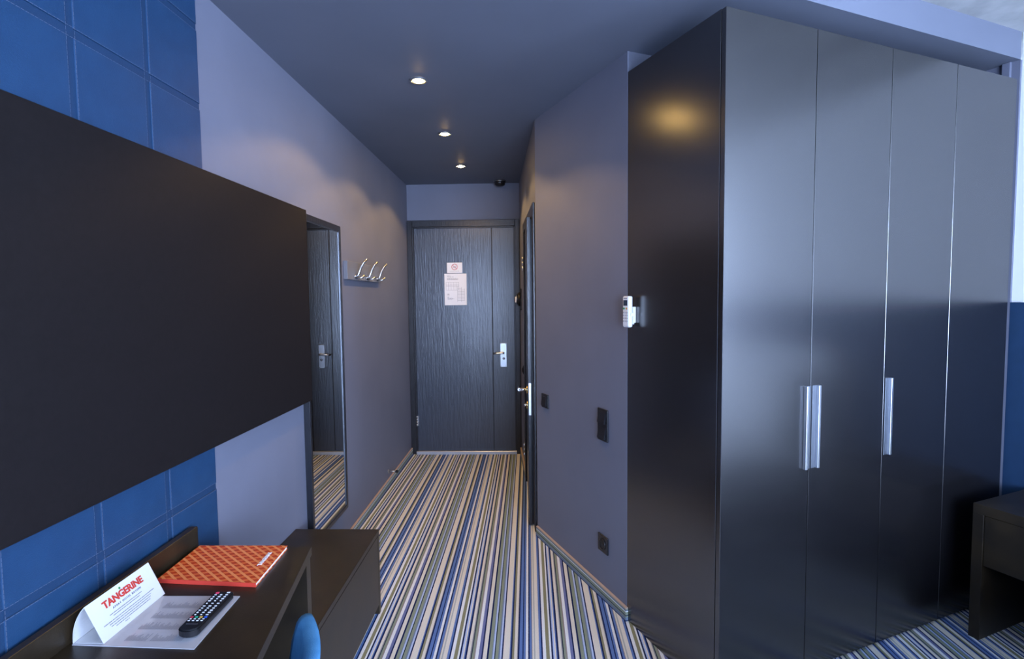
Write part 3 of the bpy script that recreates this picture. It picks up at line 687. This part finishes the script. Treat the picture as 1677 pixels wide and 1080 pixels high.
# tent card
tc = quad_thing('tent_card', 'folded white tent card with red lettering standing on the sheet', 'tent card', (-.875, 1.10, .0022))
y0, y1 = 1.0085 - 1.10, 1.190 - 1.10
xf, xt, xbk, ht = .032, -.004, -.031, .0745
bm = new_bm()
t_ = .0008
def curve_back(k):  # the back leaf bulges outwards
    s = k / 8; return (xt + (xbk - xt) * (s ** .75) * 1.0 - .006 * math.sin(PI * s), ht * (1 - s))
outer = [(xf, 0), (xt, ht)] + [curve_back(k) for k in range(1, 9)]
inner = [(curve_back(8)[0] + t_, .0)] + [(curve_back(k)[0] + t_, curve_back(k)[1] - (t_ if k < 2 else 0)) for k in range(7, 0, -1)] + [(xt, ht - 2 * t_), (xf - 1.3 * t_, 0)]
bm_profile(bm, outer + inner, 'y', y0, y1); obj('card', bm, 'card', tc)
bm = new_bm(); bm_box(bm, xbk + .002, xf - .003, y0 + .001, y1 - .001, 0, .0006); obj('base_flap', bm, 'card', tc)
slope = math.atan2(ht, xf - xt); FLn = math.hypot(ht, xf - xt)
# frame on the front leaf: text x along +y, text y up the slope
ux = Vector((0, 1, 0)); uy = Vector((xt - xf, 0, ht)).normalized(); uz = ux.cross(uy)
def on_card(a, b): 
    m_ = Matrix((ux, uy, uz)).transposed().to_4x4(); m_.translation = Vector((xf, (y0 + y1) / 2, 0)) + ux * a + uy * b + uz * .0006
    return m_
text('lettering', 'TANGERINE', .0205, 'red', tc, on_card(.000, FLn * .735), bold=.0007, space=.98, width=1.02)
text('subtitle', 'APART HOTEL BATUMI', .0058, 'ink', tc, on_card(.002, FLn * .565), space=1.35, width=1.05)
bm = new_bm(); b2 = new_bm(); bmesh.ops.create_cone(b2, cap_ends=True, segments=8, radius1=.0028, radius2=.0005, depth=.0006); merge(bm, b2, on_card(-.004, FLn * .885)); obj('leaf_mark', bm, 'green', tc)
bm = new_bm(); R_ = random.Random(5)
for i, (a, b) in enumerate(((-.052, .040), (-.045, .030), None or (-.074, .070), (-.062, .058), (-.060, .054), (-.050, .050), (-.028, -.016))):
    v = FLn * (.46 - .055 * i - (.03 if i > 1 else 0)); x = a
    while x < b:
        w_ = R_.uniform(.004, .011); b2 = new_bm(); bm_box(b2, x, min(b, x + w_), -.0006, .0006, -.0002, .0002); merge(bm, b2, on_card(0, v)); x += w_ + .0014
obj('small_print', bm, 'ink', tc, kind='stuff')

# orange folder
fo = quad_thing('orange_folder', 'orange patterned folder on desk, open edge facing right', 'folder', (-.775, 1.325, 0))
q = [(-.900, 1.4166), (-.8955, 1.2407), (-.6458, 1.2226), (-.6564, 1.4171)]
bm = new_bm(); bm_prism(bm, rel(fo, q), .0085, .0098); cov = obj('front_cover', bm, 'folder', fo)
bm = new_bm(); bm_prism(bm, rel(fo, q), .0003, .0015); obj('back_cover', bm, 'folder', fo)
q2 = [(-.899, 1.4150), (-.8950, 1.2430), (-.6480, 1.2250), (-.6585, 1.4155)]
bm = new_bm(); bm_prism(bm, rel(fo, q2), .0016, .0084); obj('pages', bm, 'pages', fo)
bm = new_bm(); a, b = rel(fo, [(-.8955, 1.2400), (-.6458, 1.2219)]); bm_prism(bm, [a, b, (b[0], b[1] + .0016), (a[0], a[1] + .0016)], .0002, .0099); obj('spine', bm, 'folderedge', fo)
dxy = Vector((-.6564 + .6458, 1.4171 - 1.2226, 0)).normalized()
ang = math.atan2(dxy.y, dxy.x)
text('title', 'TANGERINE', .0135, 'paper', cov, T(-.682 + .775, 1.342 - 1.325, .0103) @ Matrix.Rotation(ang, 4, 'Z'), bold=.0004, width=.95)

# television remote
rm = quad_thing('television_remote', 'long black television remote lying on the printed sheet', 'remote control', (-.690, 1.098, .0022))
rm.rotation_euler = (0, 0, .012)
bm = new_bm()
prof = []
RW, RL, RH = .0215, .073, .017
outl = []
for k in range(9):
    a = PI + PI * k / 8; outl.append((RW * math.cos(a), -RL + .016 + .016 * math.sin(a)))
outl += [(RW, RL - .004), (RW - .003, RL), (-RW + .003, RL), (-RW, RL - .004)]
bm_prism(bm, outl, .0003, RH)
bmesh.ops.bevel(bm, geom=[e for e in bm.edges if abs(e.verts[0].co.z - e.verts[1].co.z) < 1e-5], offset=.003, segments=2, affect='EDGES')
body = obj('remote_body', bm, 'black', rm)
def key(m_, x, y, wx, wy, name='button'):
    b = new_bm(); bm_box(b, x - wx, x + wx, y - wy, y + wy, RH - .001, RH + .0013, .0006); return obj(name, b, m_, body)
key('pink', -.0125, .066, .0034, .0030, 'power_button'); key('keywhite', .012, .067, .0034, .002)
bm = new_bm(); R_ = random.Random(2)
rows = [.058, .050, .042, .034, .024, .014, .006, -.002, -.010, -.018]
for j, y in enumerate(rows):
    for x in (-.0125, 0, .0125):
        wx = R_.choice((.0024, .0028, .0018)); wy = R_.choice((.0010, .0013, .0017)); bm_box(bm, x - wx, x + wx, y - wy, y + wy, RH - .001, RH + .0011, .0004)
for y in (-.033, -.039):
    for x in (-.0135, -.0045, .0045, .0135): bm_box(bm, x - .0022, x + .0022, y - .0012, y + .0012, RH - .001, RH + .0011, .0004)
obj('number_keys', bm, 'keywhite', body, kind='stuff')
for x, m_ in zip((-.0145, -.0048, .0048, .0145), ('kred', 'kgreen', 'kyellow', 'kblue')): key(m_, x, -.0265, .0030, .0020, 'colour_button')
b = new_bm(); bm_box(b, -.012, .012, -.0515, -.0488, RH - .001, RH + .0003); obj('silver_mark', b, 'steel', body)
